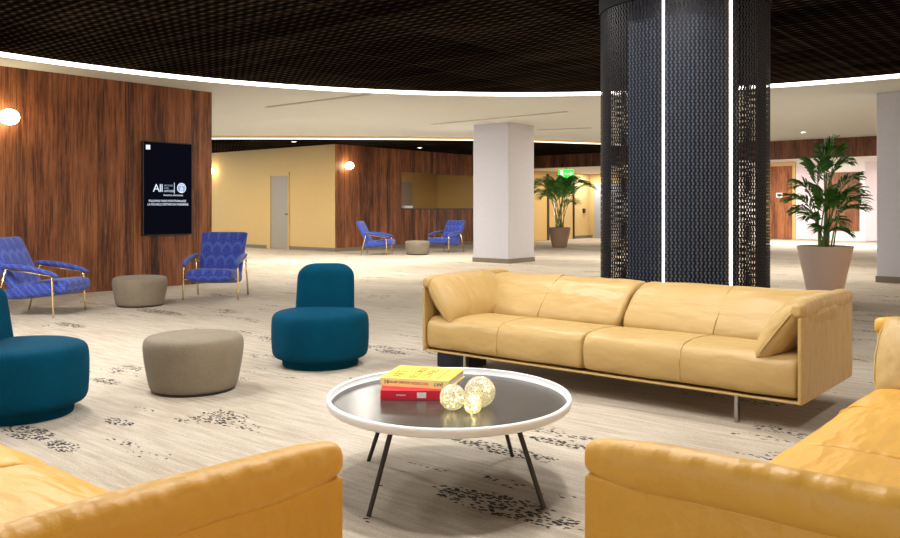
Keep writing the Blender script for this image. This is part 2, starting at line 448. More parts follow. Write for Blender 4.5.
# bright cove strip round the edge of the mesh ceiling
bm = bmesh.new()
ring_loft(bm, [[(CX+r*math.cos(2*PI*i/N), CY+r*math.sin(2*PI*i/N), z) for i in range(N)] for r, z in ((CR, H+.004), (CR, H+.062), (CR+.02, H+.062), (CR+.02, H+.004), (CR, H+.004))], cap=False)
t = link('cove_light', bm, 'led'); tag(t, 'white light strip curving round the edge of the dark ceiling', 'light')
# dark outer ceiling, its edge and strip
edge = [(-9.5, 21.6), (-7.5, 21.4), (-5.8, 21.3), (-3.5, 21.35), (-1.3, 21.5), (.6, 21.75), (2.3, 22.25), (4.18, 23.0), (5.6, 23.8), (6.2, 24.2)]
ER = [c2r(*p) for p in edge]
bm = bmesh.new()
D0 = 2.99
top = [(-26, ER[0][1])] + ER + [(-11.2, HY)]
poly = top + [(FX, HY)] + [(-26, HY)]
vs = [bm.verts.new((x, y, D0)) for x, y in poly]; bm.faces.new(vs)
struct('ceiling_outer', bm, 'dark_ceiling')
bm = bmesh.new()
for (x0, y0), (x1, y1) in zip(top, top[1:]): quad(bm, [(x0, y0, D0), (x1, y1, D0), (x1, y1, H-.002), (x0, y0, H-.002)])
struct('trim_6', bm, 'beige')
bm = bmesh.new()
for (x0, y0), (x1, y1) in zip(ER, ER[1:]):
    d = Vector((y1-y0, -(x1-x0))).normalized()*.03
    d = -d if (Vector((x0, y0))+d).length > Vector((x0, y0)).length else d
    ax, ay, bx_, by_ = x0+d.x, y0+d.y, x1+d.x, y1+d.y
    quad(bm, [(ax, ay, D0), (bx_, by_, D0), (bx_, by_, D0+.028), (ax, ay, D0+.028)])
    quad(bm, [(ax, ay, D0+.028), (bx_, by_, D0+.028), (x1, y1, D0+.028), (x0, y0, D0+.028)])
    quad(bm, [(ax, ay, D0), (bx_, by_, D0), (x1, y1, D0), (x0, y0, D0)])
tag(link('strip_light', bm, 'led_far'), 'straight white light strip along the far edge of the pale ceiling', 'light')
# skirtings
struct('baseboard_far', bx(FX, FX+.02, BY, HY, 0, .10), 'base_trim')
bm = bmesh.new(); box(bm, -26, -20.02, BY-.02, BY, 0, .10); box(bm, -19.06, FX, BY-.02, BY, 0, .10)
struct('baseboard_beige', bm, 'base_trim')
bm = bmesh.new(); box(bm, FX, FX+.02, HY+.2, 29.5, 0, .12); box(bm, FX+.02, -16.9, 29.48, 29.5, 0, .12)
struct('baseboard_recess', bm, 'base_trim')
# doors
def door(name, p, leaf_m, frame_m):
    f = bpy.data.objects.new(name, None); COL.objects.link(f); f['kind'] = 'structure'; return f
d1 = door('door_1', None, None, None)
link('door_leaf', bx(-19.92, -19.10, BY-.012, BY-.004, .01, 2.17), 'door_grey', d1)
bm = bmesh.new(); box(bm, -20.08, -19.92, BY-.035, BY-.002, 0, 2.26); box(bm, -19.10, -19.06, BY-.035, BY-.002, 0, 2.26); box(bm, -19.92, -19.10, BY-.035, BY-.002, 2.17, 2.26)
link('door_frame', bm, 'beige', d1)
bm = bmesh.new(); box(bm, -19.22, -19.12, BY-.05, BY-.035, 1.02, 1.05); box(bm, -19.15, -19.12, BY-.036, BY-.012, 1.02, 1.05)
link('door_handle', bm, 'black_metal', d1)
d2 = door('door_2', None, None, None)                       # cream double leaves on the recess wall
for a, b in ((24.4, 26.30), (26.42, 28.15)):
    link('door_leaf', bx(FX+.002, FX+.03, a, b, .01, 2.42), 'beige', d2)
bm = bmesh.new(); box(bm, FX+.002, FX+.06, 26.30, 26.42, 0, 2.5); box(bm, FX+.002, FX+.07, 28.15, 28.24, 0, 2.55)
link('door_frame', bm, 'counter', d2)
link('door_handle', bx(FX+.03, FX+.07, 26.75, 26.83, .95, 1.55), 'white_paint', d2)
link('door_handle', bx(FX+.002, FX+.06, 28.95, 29.1, 1.02, 1.2), 'black_metal', d2)
d3 = door('door_3', None, None, None)
link('door_leaf', bx(-16.85, -14.6, 29.47, 29.497, .01, 2.2), 'door_blue', d3)
bm = bmesh.new(); box(bm, -16.93, -16.85, 29.45, 29.497, 0, 2.28); box(bm, -14.6, -14.52, 29.45, 29.497, 0, 2.28); box(bm, -16.85, -14.6, 29.45, 29.497, 2.2, 2.28)
link('door_frame', bm, 'beige', d3)
d4 = door('door_4', None, None, None)
link('door_leaf', bx(-11.0, -10.17, 32.95, 32.99, .02, 2.85), 'wood_door', d4)
bm = bmesh.new(); box(bm, -11.2, -11.0, 32.93, 32.998, 0, 3.0); box(bm, -10.17, -10.05, 32.93, 32.998, 0, 3.0); box(bm, -11.0, -10.17, 32.93, 32.998, 2.85, 3.0)
link('door_frame', bm, 'beige', d4)
struct('trim_3', bx(-10.0, -9.05, 32.96, 32.998, .02, 2.9), 'lilac')
struct('trim_4', bx(-8.98, -7.8, 32.95, 32.998, .37, 2.55), 'wood_door')
struct('trim_5', bx(-7.6, -5.0, 32.96, 32.998, .02, 2.9), 'lilac')
t = thing('door_sign', 'small white door plate with a dark centre on the wood door', 'sign', (-10.66, 32.94, 1.72))
link('plate', bx(-.12, .12, -.01, .0, -.09, .09), 'label_white', t); link('inset', bx(-.075, .075, -.014, -.0105, -.045, .045), 'ink', t)
# hatch counter
t = link('hatch_counter', bx(FX-.35, FX+.05, HA, HB, HZ0, HZ0+.04), 'counter'); tag(t, 'dark counter shelf along the sill of the serving hatch', 'counter')
t = link('counter_box', bx(FX-.2, FX+.02, HA+.12, HA+.48, HZ0+.04, HZ0+.115), 'label_white'); tag(t, 'small white box at the left end of the hatch counter', 'box')

# pillars
def pillar(x0, x1, y0, y1, label):
    t = thing('pillar', label, 'pillar', ((x0+x1)/2, (y0+y1)/2, 0))
    w, d = (x1-x0)/2, (y1-y0)/2
    link('shaft', bx(-w, w, -d, d, 0, H), 'pillar', t, bevel=.01)
    bm = bmesh.new()
    box(bm, -w-.015, w+.015, -d-.015, d+.015, 0, .10)
    link('skirting', bm, 'base_trim', t)
    return t
pillar(-11.47, -10.5, 14.64, 15.64, 'square pale plaster pillar standing in the middle of the far hall')
pillar(-3.24, -2.24, 14.80, 15.80, 'pale plaster pillar at the right edge behind the potted palm')
# air slots in the pale ceiling
def slot(a, b, label, w=.05):
    a = Vector(c2r(*a)); b = Vector(c2r(*b)); d = (b-a); n = Vector((-d.y, d.x)).normalized()*w
    bm = bmesh.new()
    v = [bm.verts.new((p.x, p.y, z)) for z in (H-.012, H-.001) for p in (a-n, b-n, b+n, a+n)]
    for f in ((0, 1, 2, 3), (4, 5, 6, 7), (0, 1, 5, 4), (1, 2, 6, 5), (2, 3, 7, 6), (3, 0, 4, 7)): bm.faces.new([v[i] for i in f])
    tag(link('air_vent', bm, 'vent'), label, 'vent', 'slot vents in the pale ceiling')
slot((-3.39, 15.28), (-1.34, 13.55), 'leftmost long slot vent in the pale ceiling, above the beige wall')
slot((-.4, 18.36), (2.27, 15.97), 'long slot vent in the pale ceiling above the square pillar')
slot((2.1, 19.7), (3.3, 19.2), 'short slot vent in the pale ceiling between pillar and mesh column')

# ------------------------------------------------------------------ mesh column
ccx, ccy = c2r(1.95, 6.90); R = .68
t = thing('mesh_column', 'round column wrapped in dark woven metal mesh with glowing strips', 'column', (ccx, ccy, 0), YAW)
bm = bmesh.new(); n = 96
ring_loft(bm, [[(R*math.cos(2*PI*i/n), R*math.sin(2*PI*i/n), z) for i in range(n)] for z in (.06, 2.84)], cap=False)
link('mesh_screen', bm, 'mesh', t, smooth=True)
bm = bmesh.new(); lathe(bm, [(.46, 0), (.46, 3.143)], 8)
link('core', bm, 'core', t)
bm = bmesh.new(); ring_loft(bm, [[(r*math.cos(2*PI*i/n), r*math.sin(2*PI*i/n), z) for i in range(n)] for r, z in ((R+.012, 2.83), (R+.012, 3.143), (R-.03, 3.143), (R-.03, 2.83), (R+.012, 2.83))], cap=False)
link('top_band', bm, 'black_matte', t)
bm = bmesh.new(); lathe(bm, [(R+.012, 0), (R+.012, .07), (R-.05, .07)], n)
link('base_ring', bm, 'black_metal', t)
for off in (-.628, .610):
    bm = bmesh.new(); box(bm, off-.03, off+.03, -.10, .10, .06, 2.84)
    bmesh.ops.transform(bm, matrix=Matrix.Rotation(-math.atan2(1.95, 6.90), 4, 'Z'), verts=bm.verts[:])
    link('frame_post', bm, 'black_matte', t)
for ph in (-12.2, 30.3):
    base = -PI/2 - math.atan2(1.95, 6.90) + math.radians(ph)
    for k in (0, PI):
        a = base + k; c, s = math.cos(a), math.sin(a)
        bm = bmesh.new()
        mt = Matrix.Translation((c*(R+.006), s*(R+.006), 0)) @ Matrix.Rotation(a, 4, 'Z')
        box(bm, -.008, .008, -.0075, .0075, .06, 2.86, mt)
        link('light_strip', bm, 'led_warm', t)

# ------------------------------------------------------------------ screen on the clad wall
t = thing('wall_screen', 'tall black information screen hanging on the wood cladding', 'screen', (WX, 7.0, 1.505))
link('casing', bx(.002, .055, -.42, .42, -.715, .715), 'black', t, bevel=.006)
link('display', bx(.0555, .058, -.405, .405, -.70, .70), 'screen', t)
TM = Matrix(((0, 0, 1, .0595), (1, 0, 0, 0), (0, 1, 0, 0), (0, 0, 0, 1)))
def TT(y, z): return TM @ Matrix.Translation((y, z, 0))
link('logo_letters', text_mesh('All', .17, TT(-.26, -.05), align='LEFT', space=.9), 'screen_text', t)
link('logo_lettering', text_mesh('ACCOR', .036, TT(-.075, .037), sx=1.2), 'screen_dim', t)
link('logo_lettering', text_mesh('LIVE', .036, TT(-.075, -.005), sx=1.2), 'screen_dim', t)
link('logo_lettering', text_mesh('LIMITLESS', .040, TT(-.075, -.05), sx=1.0), 'screen_text', t)
bm = bmesh.new(); box(bm, .0585, .0600, .098, .106, -.075, .095); link('divider', bm, 'screen_text', t)
bm = bmesh.new()
crest_c = (.228, .015)
ring_loft(bm, [[(.0595, crest_c[0]+r*math.cos(2*PI*i/40), crest_c[1]+r*math.sin(2*PI*i/40)) for i in range(40)] for r in (.066, .078)], cap=False)
quad(bm, [(.0597, .205, -.03), (.0597, .218, -.03), (.0597, .231, .045), (.0597, .226, .045)])
quad(bm, [(.0597, .251, -.03), (.0597, .238, -.03), (.0597, .226, .045), (.0597, .231, .045)])
box(bm, .0592, .0597, .208, .248, -.002, .006)
box(bm, .0592, .0597, .19, .266, .052, .066)
box(bm, .0592, .0597, .20, .256, -.05, -.040)
link('crest', bm, 'screen_text', t)
bm = bmesh.new(); lathe(bm, [(.064, 0), (.064, .0003)], 40)
bmesh.ops.transform(bm, matrix=Matrix(((0, 0, 1, .0586), (1, 0, 0, crest_c[0]), (0, 1, 0, crest_c[1]), (0, 0, 0, 1))), verts=bm.verts[:])
link('crest_ground', bm, 'screen_dim', t)
link('message', text_mesh('PRINCIPAL PARTENAIRE', .030, TT(.085, -.112), align='CENTER', sx=1.05), 'screen_text', t)
link('message', text_mesh('PULLMAN PARIS MONTPARNASSE', .048, TT(-.01, -.205), align='CENTER', sx=.88), 'screen_text', t)
link('message', text_mesh('LA NOUVELLE DESTINATION PARISIENNE', .048, TT(.0, -.258), align='CENTER', sx=.78), 'screen_text', t)
bm = bmesh.new(); box(bm, .0585, .0600, -.375, -.305, .585, .655); link('corner_square', bm, 'screen_text', t)

# ------------------------------------------------------------------ lamps
def sconce(loc, nrm, label, r=.115):
    t = thing('globe_lamp', label, 'lamp', loc, math.atan2(nrm[1], nrm[0]), 'globe wall lamps')
    bm = bmesh.new(); lathe(bm, [(.055, 0), (.055, .018), (.02, .02), (.02, .05)], 24)
    bmesh.ops.transform(bm, matrix=Matrix.Rotation(PI/2, 4, 'Y'), verts=bm.verts[:])
    link('wall_mount', bm, 'brass', t, smooth=False)
    bm = bmesh.new(); bmesh.ops.create_uvsphere(bm, u_segments=24, v_segments=16, radius=r)
    for v in bm.verts: v.co = Vector((v.co.x + .045 + r, v.co.y*1.05, v.co.z*.9))
    link('globe', bm, 'globe', t, smooth=True)
sconce((WX, 4.63, 2.40), (1, 0), 'glowing globe lamp high on the wood cladding, left of the screen')
sconce((FX, 16.0, 2.40), (1, 0), 'glowing globe lamp on the far clad wall above a blue armchair')
sconce((-22.84, BY, 2.40), (0, -1), 'glowing globe lamp on the beige wall beside the cladding edge')
def downlight(x, y, z, label):
    t = thing('downlight', label, 'light', (x, y, z), 0, 'round ceiling downlights')
    bm = bmesh.new(); ring_loft(bm, [[(r*math.cos(2*PI*i/24), r*math.sin(2*PI*i/24), q) for i in range(24)] for r, q in ((.08, -.001), (.08, -.012), (.06, -.012), (.06, -.001))], cap=False)
    link('ring', bm, 'white_paint', t)
    bm = bmesh.new(); lathe(bm, [(.06, -.006), (.06, -.002)], 24); link('lens', bm, 'downlight', t)
def pix(px, py, h):
    Z = 825*(h-EYE)/(208.5-py); return c2r((px-450)/825*Z, Z)
dl = [((803, 132, H), 'bright round downlight in the pale ceiling above the potted palm'),
      ((294, 141.5, D0), 'tiny downlight in the dark far ceiling over the beige wall'),
      ((420, 147.5, D0), 'tiny downlight in the dark far ceiling above the serving hatch')]
for p, l in dl:
    x, y = pix(*p); downlight(x, y, p[2], l)

# exit sign under the recess ceiling
ex, ey = c2r(3.80, 27.0)
t = thing('exit_sign', 'glowing green exit sign hanging above the far potted palm', 'sign', (ex, ey, 2.34), YAW)
link('housing', bx(-.26, .26, .005, .05, -.15, .15), 'white_paint', t)
link('face', bx(-.25, .25, -.005, .004, -.14, .14), 'exit_green', t)
bm = bmesh.new()
box(bm, -.05, .16, -.009, -.006, -.02, .02)
v = [bm.verts.new(p) for p in ((.14, -.008, -.07), (.14, -.008, .07), (.22, -.008, 0))]; bm.faces.new(v)
box(bm, -.19, -.10, -.009, -.006, -.09, .10)
link('arrow', bm, 'exit_white', t)
link('hanger', bx(-.01, .01, .02, .03, .15, .262), 'black_metal', t)

# ------------------------------------------------------------------ sofas
L, D = 2.69, 1.02
SEAT = [(-.485, .170), (-.503, .20), (-.512, .27), (-.510, .335), (-.494, .380), (-.45, .408), (-.36, .420), (-.2, .420), (-.05, .410), (.1, .39), (.2, .37), (.21, .28), (.2, .2), (0, .172), (-.25, .170)]
BACK = [(-.005, .37), (-.015, .42), (.03, .49), (.095, .555), (.165, .615), (.24, .660), (.32, .683), (.40, .688), (.465, .672), (.503, .635), (.505, .58), (.47, .55), (.45, .42), (.30, .36), (.12, .35)]
def arm_prof(s):
    pr = []
    for i in range(16):
        a = 2*PI*i/16; c, n_ = math.cos(a), math.sin(a)
        pr.append((s*(1.312 + .046*math.copysign(abs(c)**.8, c)), .656 + .054*math.copysign(abs(n_)**.8, n_)))
    return pr
def seam_on(parent, pts, x, prof, amt, seed):
    cx = sum(p[0] for p in prof)/len(prof); cz = sum(p[1] for p in prof)/len(prof); out = []
    for P, Q in pts:
        v = Vector((x, P, Q)); d = Vector((0, P-cx, Q-cz)).normalized()
        out.append(v + d*(wob(v, 4.5, amt, seed) + wob(v, 11, amt*.5, seed+5) - .001))
    bm = bmesh.new(); tube(bm, out, .0035, 6); link('seam', bm, 'leather', parent, smooth=True)
def make_sofa(label, loc, rz):
    t = thing('sofa', label, 'sofa', loc, rz, 'leather sofas round the coffee table')
    link('base_rail', bx(-1.33, 1.33, -.497, .49, .155, .168), 'leather', t, bevel=.004)
    for a, b, sd in ((-1.314, -.003, 1), (.003, 1.314, 4)):
        bm = bmesh.new(); loft_soft(bm, SEAT, 'x', a, b, .010, sd, ends=((0, .92), (.01, .97), (.03, .995), (.06, 1))); sc_ = link('seat_cushion', bm, 'leather', t, smooth=True, sub=1)
        seam_on(sc_, SEAT[1:11], (a+b)/2, SEAT, .010, sd)
        bm = bmesh.new(); loft_soft(bm, BACK, 'x', a+.005, b, .018, sd+9, 18); bc_ = link('back_cushion', bm, 'leather', t, smooth=True, sub=1)
        seam_on(bc_, BACK[1:9], (a+b)/2, BACK, .018, sd+9)
    for s in (-1, 1):
        x0, x1 = sorted((s*1.318, s*1.342))
        link('arm_panel', bx(x0, x1, -.508, .508, .155, .62), 'leather', t, bevel=.008)
        bm = bmesh.new(); loft_soft(bm, arm_prof(s), 'y', -.512, .515, .007, 3+s, 14, ends=((0, .5), (.006, .64), (.025, .76), (.06, .88), (.12, .97), (.17, 1)))
        link('arm_roll', bm, 'leather', t, smooth=True, sub=1)
    link('back_panel', bx(-1.30, 1.30, .468, .506, .155, .60), 'leather', t, bevel=.01)
    for x in (-.975, .975):
        for y in (-.45, .45):
            link('leg', bx(x-.011, x+.011, y-.02, y+.02, 0, .156), 'chrome', t, bevel=.003)
    return t
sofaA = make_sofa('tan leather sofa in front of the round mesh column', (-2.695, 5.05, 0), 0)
def recover(o, m):                   # a more saturated leather colour on a copied sofa
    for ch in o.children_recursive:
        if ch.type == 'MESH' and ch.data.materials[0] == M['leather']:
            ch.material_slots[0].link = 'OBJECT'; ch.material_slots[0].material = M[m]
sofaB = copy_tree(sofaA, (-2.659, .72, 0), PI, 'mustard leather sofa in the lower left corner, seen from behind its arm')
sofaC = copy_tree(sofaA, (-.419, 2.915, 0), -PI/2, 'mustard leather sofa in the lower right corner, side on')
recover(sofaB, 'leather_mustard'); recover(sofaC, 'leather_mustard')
# loose arm cushions
def arm_cushion(sofa_loc, rz, s, label, tau=36, w=.86, yo=-.085):
    t_ = math.radians(tau)
    B = Matrix.Translation((s*1.205, yo, .53)) @ Matrix(((0, -s*math.cos(t_), s*math.sin(t_), 0), (1, 0, 0, 0), (0, math.sin(t_), math.cos(t_), 0), (0, 0, 0, 1)))
    bm = bmesh.new(); pillow(bm, w, .41, .20, B, seed=s*3+tau)
    o = link('cushion', bm, 'leather', None, smooth=True, sub=1)
    o.location = sofa_loc; o.rotation_euler = (0, 0, rz)
    tag(o, label, 'cushion', 'loose leather cushions')
    # piping along the outer edge
    bm = bmesh.new(); n = 60; pts = []
    for i in range(n+1):
        a = 2*PI*i/n; c, q = math.cos(a), math.sin(a)
        u = math.copysign(abs(c)**.25, c); v = math.copysign(abs(q)**.25, q)
        p = Vector((u*(1-.05*v*v)*w/2*.998, 0, v*(1-.06*u*u)*.41/2*.998))
        pts.append(B @ p)
    tube(bm, pts, .005, 6); link('piping', bm, 'leather', o, smooth=True)
    return o
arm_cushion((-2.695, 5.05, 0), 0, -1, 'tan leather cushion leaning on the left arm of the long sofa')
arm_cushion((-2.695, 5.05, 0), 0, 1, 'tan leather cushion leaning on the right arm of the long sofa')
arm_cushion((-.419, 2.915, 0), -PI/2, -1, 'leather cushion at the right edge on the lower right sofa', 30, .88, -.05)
bm = bx(-.13, .13, -.14, .14, 0, .14)  # plain dark block filling the gap under the sofa's left end
o = link('floor_block', bm, 'navy', bevel=.006); o.location = (-3.95, 4.90, 0); tag(o, 'small dark navy block on the carpet under the long sofa', 'box')

# ------------------------------------------------------------------ coffee table
tx, ty = c2r(-.004, 3.607)
t = thing('coffee_table', 'round coffee table with white rim and dark tray on black legs', 'table', (tx, ty, 0), YAW)
r, sy = .530, 1.11
bm = bmesh.new(); n = 96
prof = [(r-.016, .392), (r-.004, .394), (r, .388), (r+.001, .375), (r-.003, .360), (r-.012, .354), (r-.05, .352), (r-.05, .358), (r-.018, .362), (r-.016, .392)]
ring_loft(bm, [[(q*math.cos(2*PI*i/n), sy*q*math.sin(2*PI*i/n), z) for i in range(n)] for q, z in prof], cap=False)
link('rim', bm, 'rim_white', t, smooth=True)
bm = bmesh.new(); lathe(bm, [(r-.02, .353), (r-.017, .364)], 96, 0, 0, sy); link('tray', bm, 'tray', t)
for (X, Z) in ((-.3175, 3.214), (.376, 3.30), (-.387, 3.921), (.302, 3.992)):
    a = Vector((X+.004, Z-3.607, 0)); b = Vector((a.x*.70, a.y*.70, .355))
    bm = bmesh.new(); tube(bm, [a, b], [.0095, .011], 14); link('leg', bm, 'black_metal', t, smooth=False)
TZ = .364
# books
def book(loc, rz, w, d, h, cover, spine, label, name='book'):
    t = thing(name, label, 'book', loc, rz, 'books on the coffee table')
    bm = bmesh.new(); box(bm, 0, w, .004, d, 0, .003); box(bm, 0, w, .004, d, h-.003, h); link('cover', bm, cover, t)
    bm = bmesh.new(); box(bm, 0, w, 0, .004, 0, h); link('spine', bm, spine, t, bevel=.0015)
    link('pages', bx(.004, w-.004, .004, d-.006, .003, h-.003), 'pages', t)
    return t
x, y = c2r(-.304, 3.60)
b1 = book((x, y, TZ), YAW - .02, .285, .25, .043, 'book_red', 'book_red', 'red hardback book lying under the yellow one on the table')
SP = Matrix(((1, 0, 0, 0), (0, 0, 1, -.0008), (0, 1, 0, 0), (0, 0, 0, 1)))
def SPM(x, z, flip=False):
    m = Matrix(((1, 0, 0, x), (0, 0, -1, -.0006), (0, 1, 0, z), (0, 0, 0, 1)))
    return m @ Matrix.Rotation(PI, 4, 'Z') if flip else m
link('spine_label', bx(.160, .200, -.0012, -.0002, .010, .034), 'label_white', b1)
link('spine_lettering', text_mesh('ARTBOOK', .009, SPM(.090, .025, True), align='CENTER'), 'label_white', b1)
x, y = c2r(-.3126, 3.69)
b2 = book((x, y, TZ+.043), YAW - .265, .318, .285, .039, 'book_yellow', 'book_spine', 'thick yellow hardback book on top of the red one')
link('spine_lettering', text_mesh('ART', .019, SPM(.268, .026, True), align='CENTER', space=1.1), 'ink', b2)
link('spine_lettering', text_mesh('RECORDS', .0165, SPM(.186, .026, True), align='CENTER', space=1.1), 'ink_red', b2)
link('spine_lettering', text_mesh('COVERS ARTISTIC', .0145, SPM(.082, .026, True), align='CENTER', space=1.02), 'ink', b2)
for q in (.022, .036, .288): link('spine_rule', bx(q, q+.002, -.0012, -.0002, .010, .031), 'ink', b2)
TOPM = Matrix.Translation((0, 0, .0395))
def cover_text(body, size, x, y, m):
    mt = TOPM @ Matrix.Translation((x, y, 0)) @ Matrix.Rotation(PI/2, 4, 'Z')
    link('cover_lettering', text_mesh(body, size, mt, align='LEFT', ext=.0003), m, b2)
cover_text('ART', .075, .085, .03, 'ink_olive'); cover_text('RECORDS', .052, .155, .02, 'ink_olive'); cover_text('COVERS', .052, .215, .03, 'ink_olive')
bm = bmesh.new(); box(bm, .255, .259, .03, .25, .0391, .0397); link('cover_rule', bm, 'ink', b2)
# crackle glass balls with fairy lights
def ball(X, Z, r, label, seed):
    x, y = c2r(X, Z); rr = random.Random(seed)
    bm = bmesh.new(); bmesh.ops.create_uvsphere(bm, u_segments=40, v_segments=28, radius=r)
    o = link('glass_ball', bm, 'crackle', None, smooth=True); o.location = (x, y, TZ+r-.0006)
    tag(o, label, 'ornament', 'crackled glass balls on the tray')
    pts = []
    bm = bmesh.new()
    for i in range(30):
        v = Vector((rr.gauss(0, 1), rr.gauss(0, 1), rr.gauss(0, 1))).normalized()*r*rr.uniform(.35, .86); pts.append(v)
    tube(bm, pts, .0007, 5); link('wire', bm, 'wire', o)
    bm = bmesh.new(); bmesh.ops.create_icosphere(bm, subdivisions=1, radius=.0024)
    first = link('fairy_light', bm, 'bead', o); first.location = pts[0]
    for v in pts[2::2]:
        c = first.copy(); COL.objects.link(c); c.location = v
ball(.126, 3.475, .0650, 'largest of the three crackled glass balls with fairy lights', 1)
ball(.011, 3.424, .0535, 'medium crackled glass ball beside the books', 2)
ball(.093, 3.362, .0375, 'smallest crackled glass ball, in front of the other two', 3)

# ------------------------------------------------------------------ teal swivel chairs
def make_swivel(label, loc, rz):
    t = thing('swivel_chair', label, 'chair', loc, rz, 'teal upholstered swivel chairs')
    bm = bmesh.new(); lathe(bm, [(.285, 0), (.29, .012), (.29, .07)], 64); link('plinth', bm, 'teal', t, smooth=False)
    bm = bmesh.new(); lathe(bm, [(.20, .060), (.32, .061), (.350, .070), (.366, .098), (.371, .15), (.374, .24), (.373, .33), (.368, .370), (.352, .398), (.31, .415), (.22, .422), (.08, .424)], 64)
    link('seat', bm, 'teal', t, smooth=True, sub=1)
    bm = bmesh.new()
    # backrest: a bent slab that leans back and narrows towards a rounded top
    nz, rings = 14, []
    for i in range(nz+1):
        q = i/nz; z = .36 + .400*q
        hw = .236 - .012*q
        if q > .72: hw -= .085*((q-.72)/.28)**2.8
        th = .068 if q < .8 else .068*math.sqrt(max(.12, 1-((q-.8)/.22)**2))
        yc = .235 + .055*q
        r_ = []
        for k in range(28):
            a = 2*PI*k/28; c, s = math.cos(a), math.sin(a)
            xx = hw*math.copysign(abs(c)**.45, c); yy = th*math.copysign(abs(s)**.7, s)
            r_.append((xx, yc + yy - .9*xx*xx, z))
        rings.append(r_)
    ring_loft(bm, rings); link('backrest', bm, 'teal', t, smooth=True, sub=1)
    return t
x, y = c2r(-1.0, 6.37)
sw = make_swivel('teal swivel chair facing forward behind the coffee table', (x, y, 0), facing(-.03, -1))
x, y = c2r(-2.512, 4.82)
copy_tree(sw, (x, y, 0), facing(1, -.02), 'teal swivel chair cut off by the left edge')

# ------------------------------------------------------------------ ottomans
def make_ottoman(label, loc):
    t = thing('ottoman', label, 'ottoman', loc, 0, 'round felt ottomans')
    bm = bmesh.new(); lathe(bm, [(.255, .010), (.278, .014), (.288, .05), (.305, .14), (.320, .23), (.325, .29), (.322, .325), (.308, .349), (.28, .360), (.20, .365), (.1, .366)], 64)
    link('body', bm, 'ottoman', t, smooth=True, sub=1)
    bm = bmesh.new(); lathe(bm, [(.27, 0), (.27, .018)], 48); link('glide', bm, 'black', t)
    return t
x, y = c2r(-1.707, 5.5)
ot = make_ottoman('round taupe ottoman between the two teal chairs', (x, y, 0))
for (X, Z), lb in (((-3.84, 10.22), 'round taupe ottoman by the clad wall under the screen'), ((-.85, 21.5), 'round taupe ottoman between the two far blue armchairs')):
    x, y = c2r(X, Z); copy_tree(ot, (x, y, 0), .7, lb)

# ------------------------------------------------------------------ blue armchairs
def make_armchair(label, loc, rz):
    t = thing('armchair', label, 'armchair', loc, rz, 'blue patterned armchairs with brass legs')
    # seat: sloping thick cushion
    ring = lambda w, y, z, hz, : [(w*math.copysign(abs(math.cos(2*PI*k/24))**.35, math.cos(2*PI*k/24)), y, z + hz*math.copysign(abs(math.sin(2*PI*k/24))**.5, math.sin(2*PI*k/24))) for k in range(24)]
    bm = bmesh.new()
    ring_loft(bm, [ring(.27, -.455, .325, .03), ring(.290, -.445, .325, .07), ring(.296, -.405, .325, .092), ring(.296, -.2, .308, .096), ring(.294, .0, .285, .096), ring(.290, .2, .262, .092), ring(.288, .28, .25, .07)])
    link('seat', bm, 'blue', t, smooth=True, sub=1)
    bm = bmesh.new()
    yz = [(.14, .26), (.182, .34), (.25, .48), (.325, .63), (.395, .77), (.432, .845), (.442, .868)]
    rings = []
    for i, (y, z) in enumerate(yz):
        q = i/(len(yz)-1); w = .288 + .036*q; th = .058 if i < 5 else (.05 if i == 5 else .022)
        rings.append([(w*math.copysign(abs(math.cos(2*PI*k/24))**.3, math.cos(2*PI*k/24)), y + th*math.copysign(abs(math.sin(2*PI*k/24))**.6, math.sin(2*PI*k/24)), z - .35*th*math.copysign(abs(math.sin(2*PI*k/24))**.6, math.sin(2*PI*k/24))) for k in range(24)])
    ring_loft(bm, rings); link('backrest', bm, 'blue', t, smooth=True, sub=1)
    for s in (-1, 1):
        bm = bmesh.new(); path = arc3((s*.335, .25, .565), (s*.345, -.10, .56), (s*.345, -.395, .455), 8); rr = []
        for i, p in enumerate(path):
            e = (.6 if i in (0, 8) else 1)
            rr.append([(p.x + .038*e*math.cos(2*PI*k/14), p.y, p.z + .028*e*math.sin(2*PI*k/14)) for k in range(14)])
        ring_loft(bm, rr); link('armrest', bm, 'blue', t, smooth=True, sub=1)
        bm = bmesh.new(); tube(bm, arc3((s*.358, -.35, 0), (s*.356, -.335, .30), (s*.348, -.325, .462), 5), .011, 10); link('leg', bm, 'brass', t, smooth=True)
        bm = bmesh.new(); tube(bm, [(s*.345, .33, 0), (s*.340, .20, .54)], .011, 10); link('leg', bm, 'brass', t, smooth=True)
        bm = bmesh.new(); tube(bm, [(s*.346, -.325, .455), (s*.340, .20, .535)], .009, 8); tube(bm, [(s*.340, .22, .5), (s*.27, .22, .45)], .009, 8); tube(bm, [(s*.356, -.345, .27), (s*.28, -.33, .27)], .009, 8)
        link('arm_bar', bm, 'brass', t, smooth=True)
    return t
x, y = c2r(-3.15, 11.16)
ac = make_armchair('blue patterned armchair at the end of the clad wall, facing forward', (x, y, 0), facing(.03, -1))
for (X, Z), f, lb in (((-4.68, 9.42), (1, -.05), 'blue patterned armchair at the left edge, turned to the right'),
                      ((-1.92, 21.5), (1, -.12), 'distant blue armchair under the globe lamp, turned to the right'),
                      ((-.10, 22.7), (-.62, -.78), 'distant blue armchair beside the square pillar, turned to the left')):
    x, y = c2r(X, Z); copy_tree(ac, (x, y, 0), facing(*f), lb)

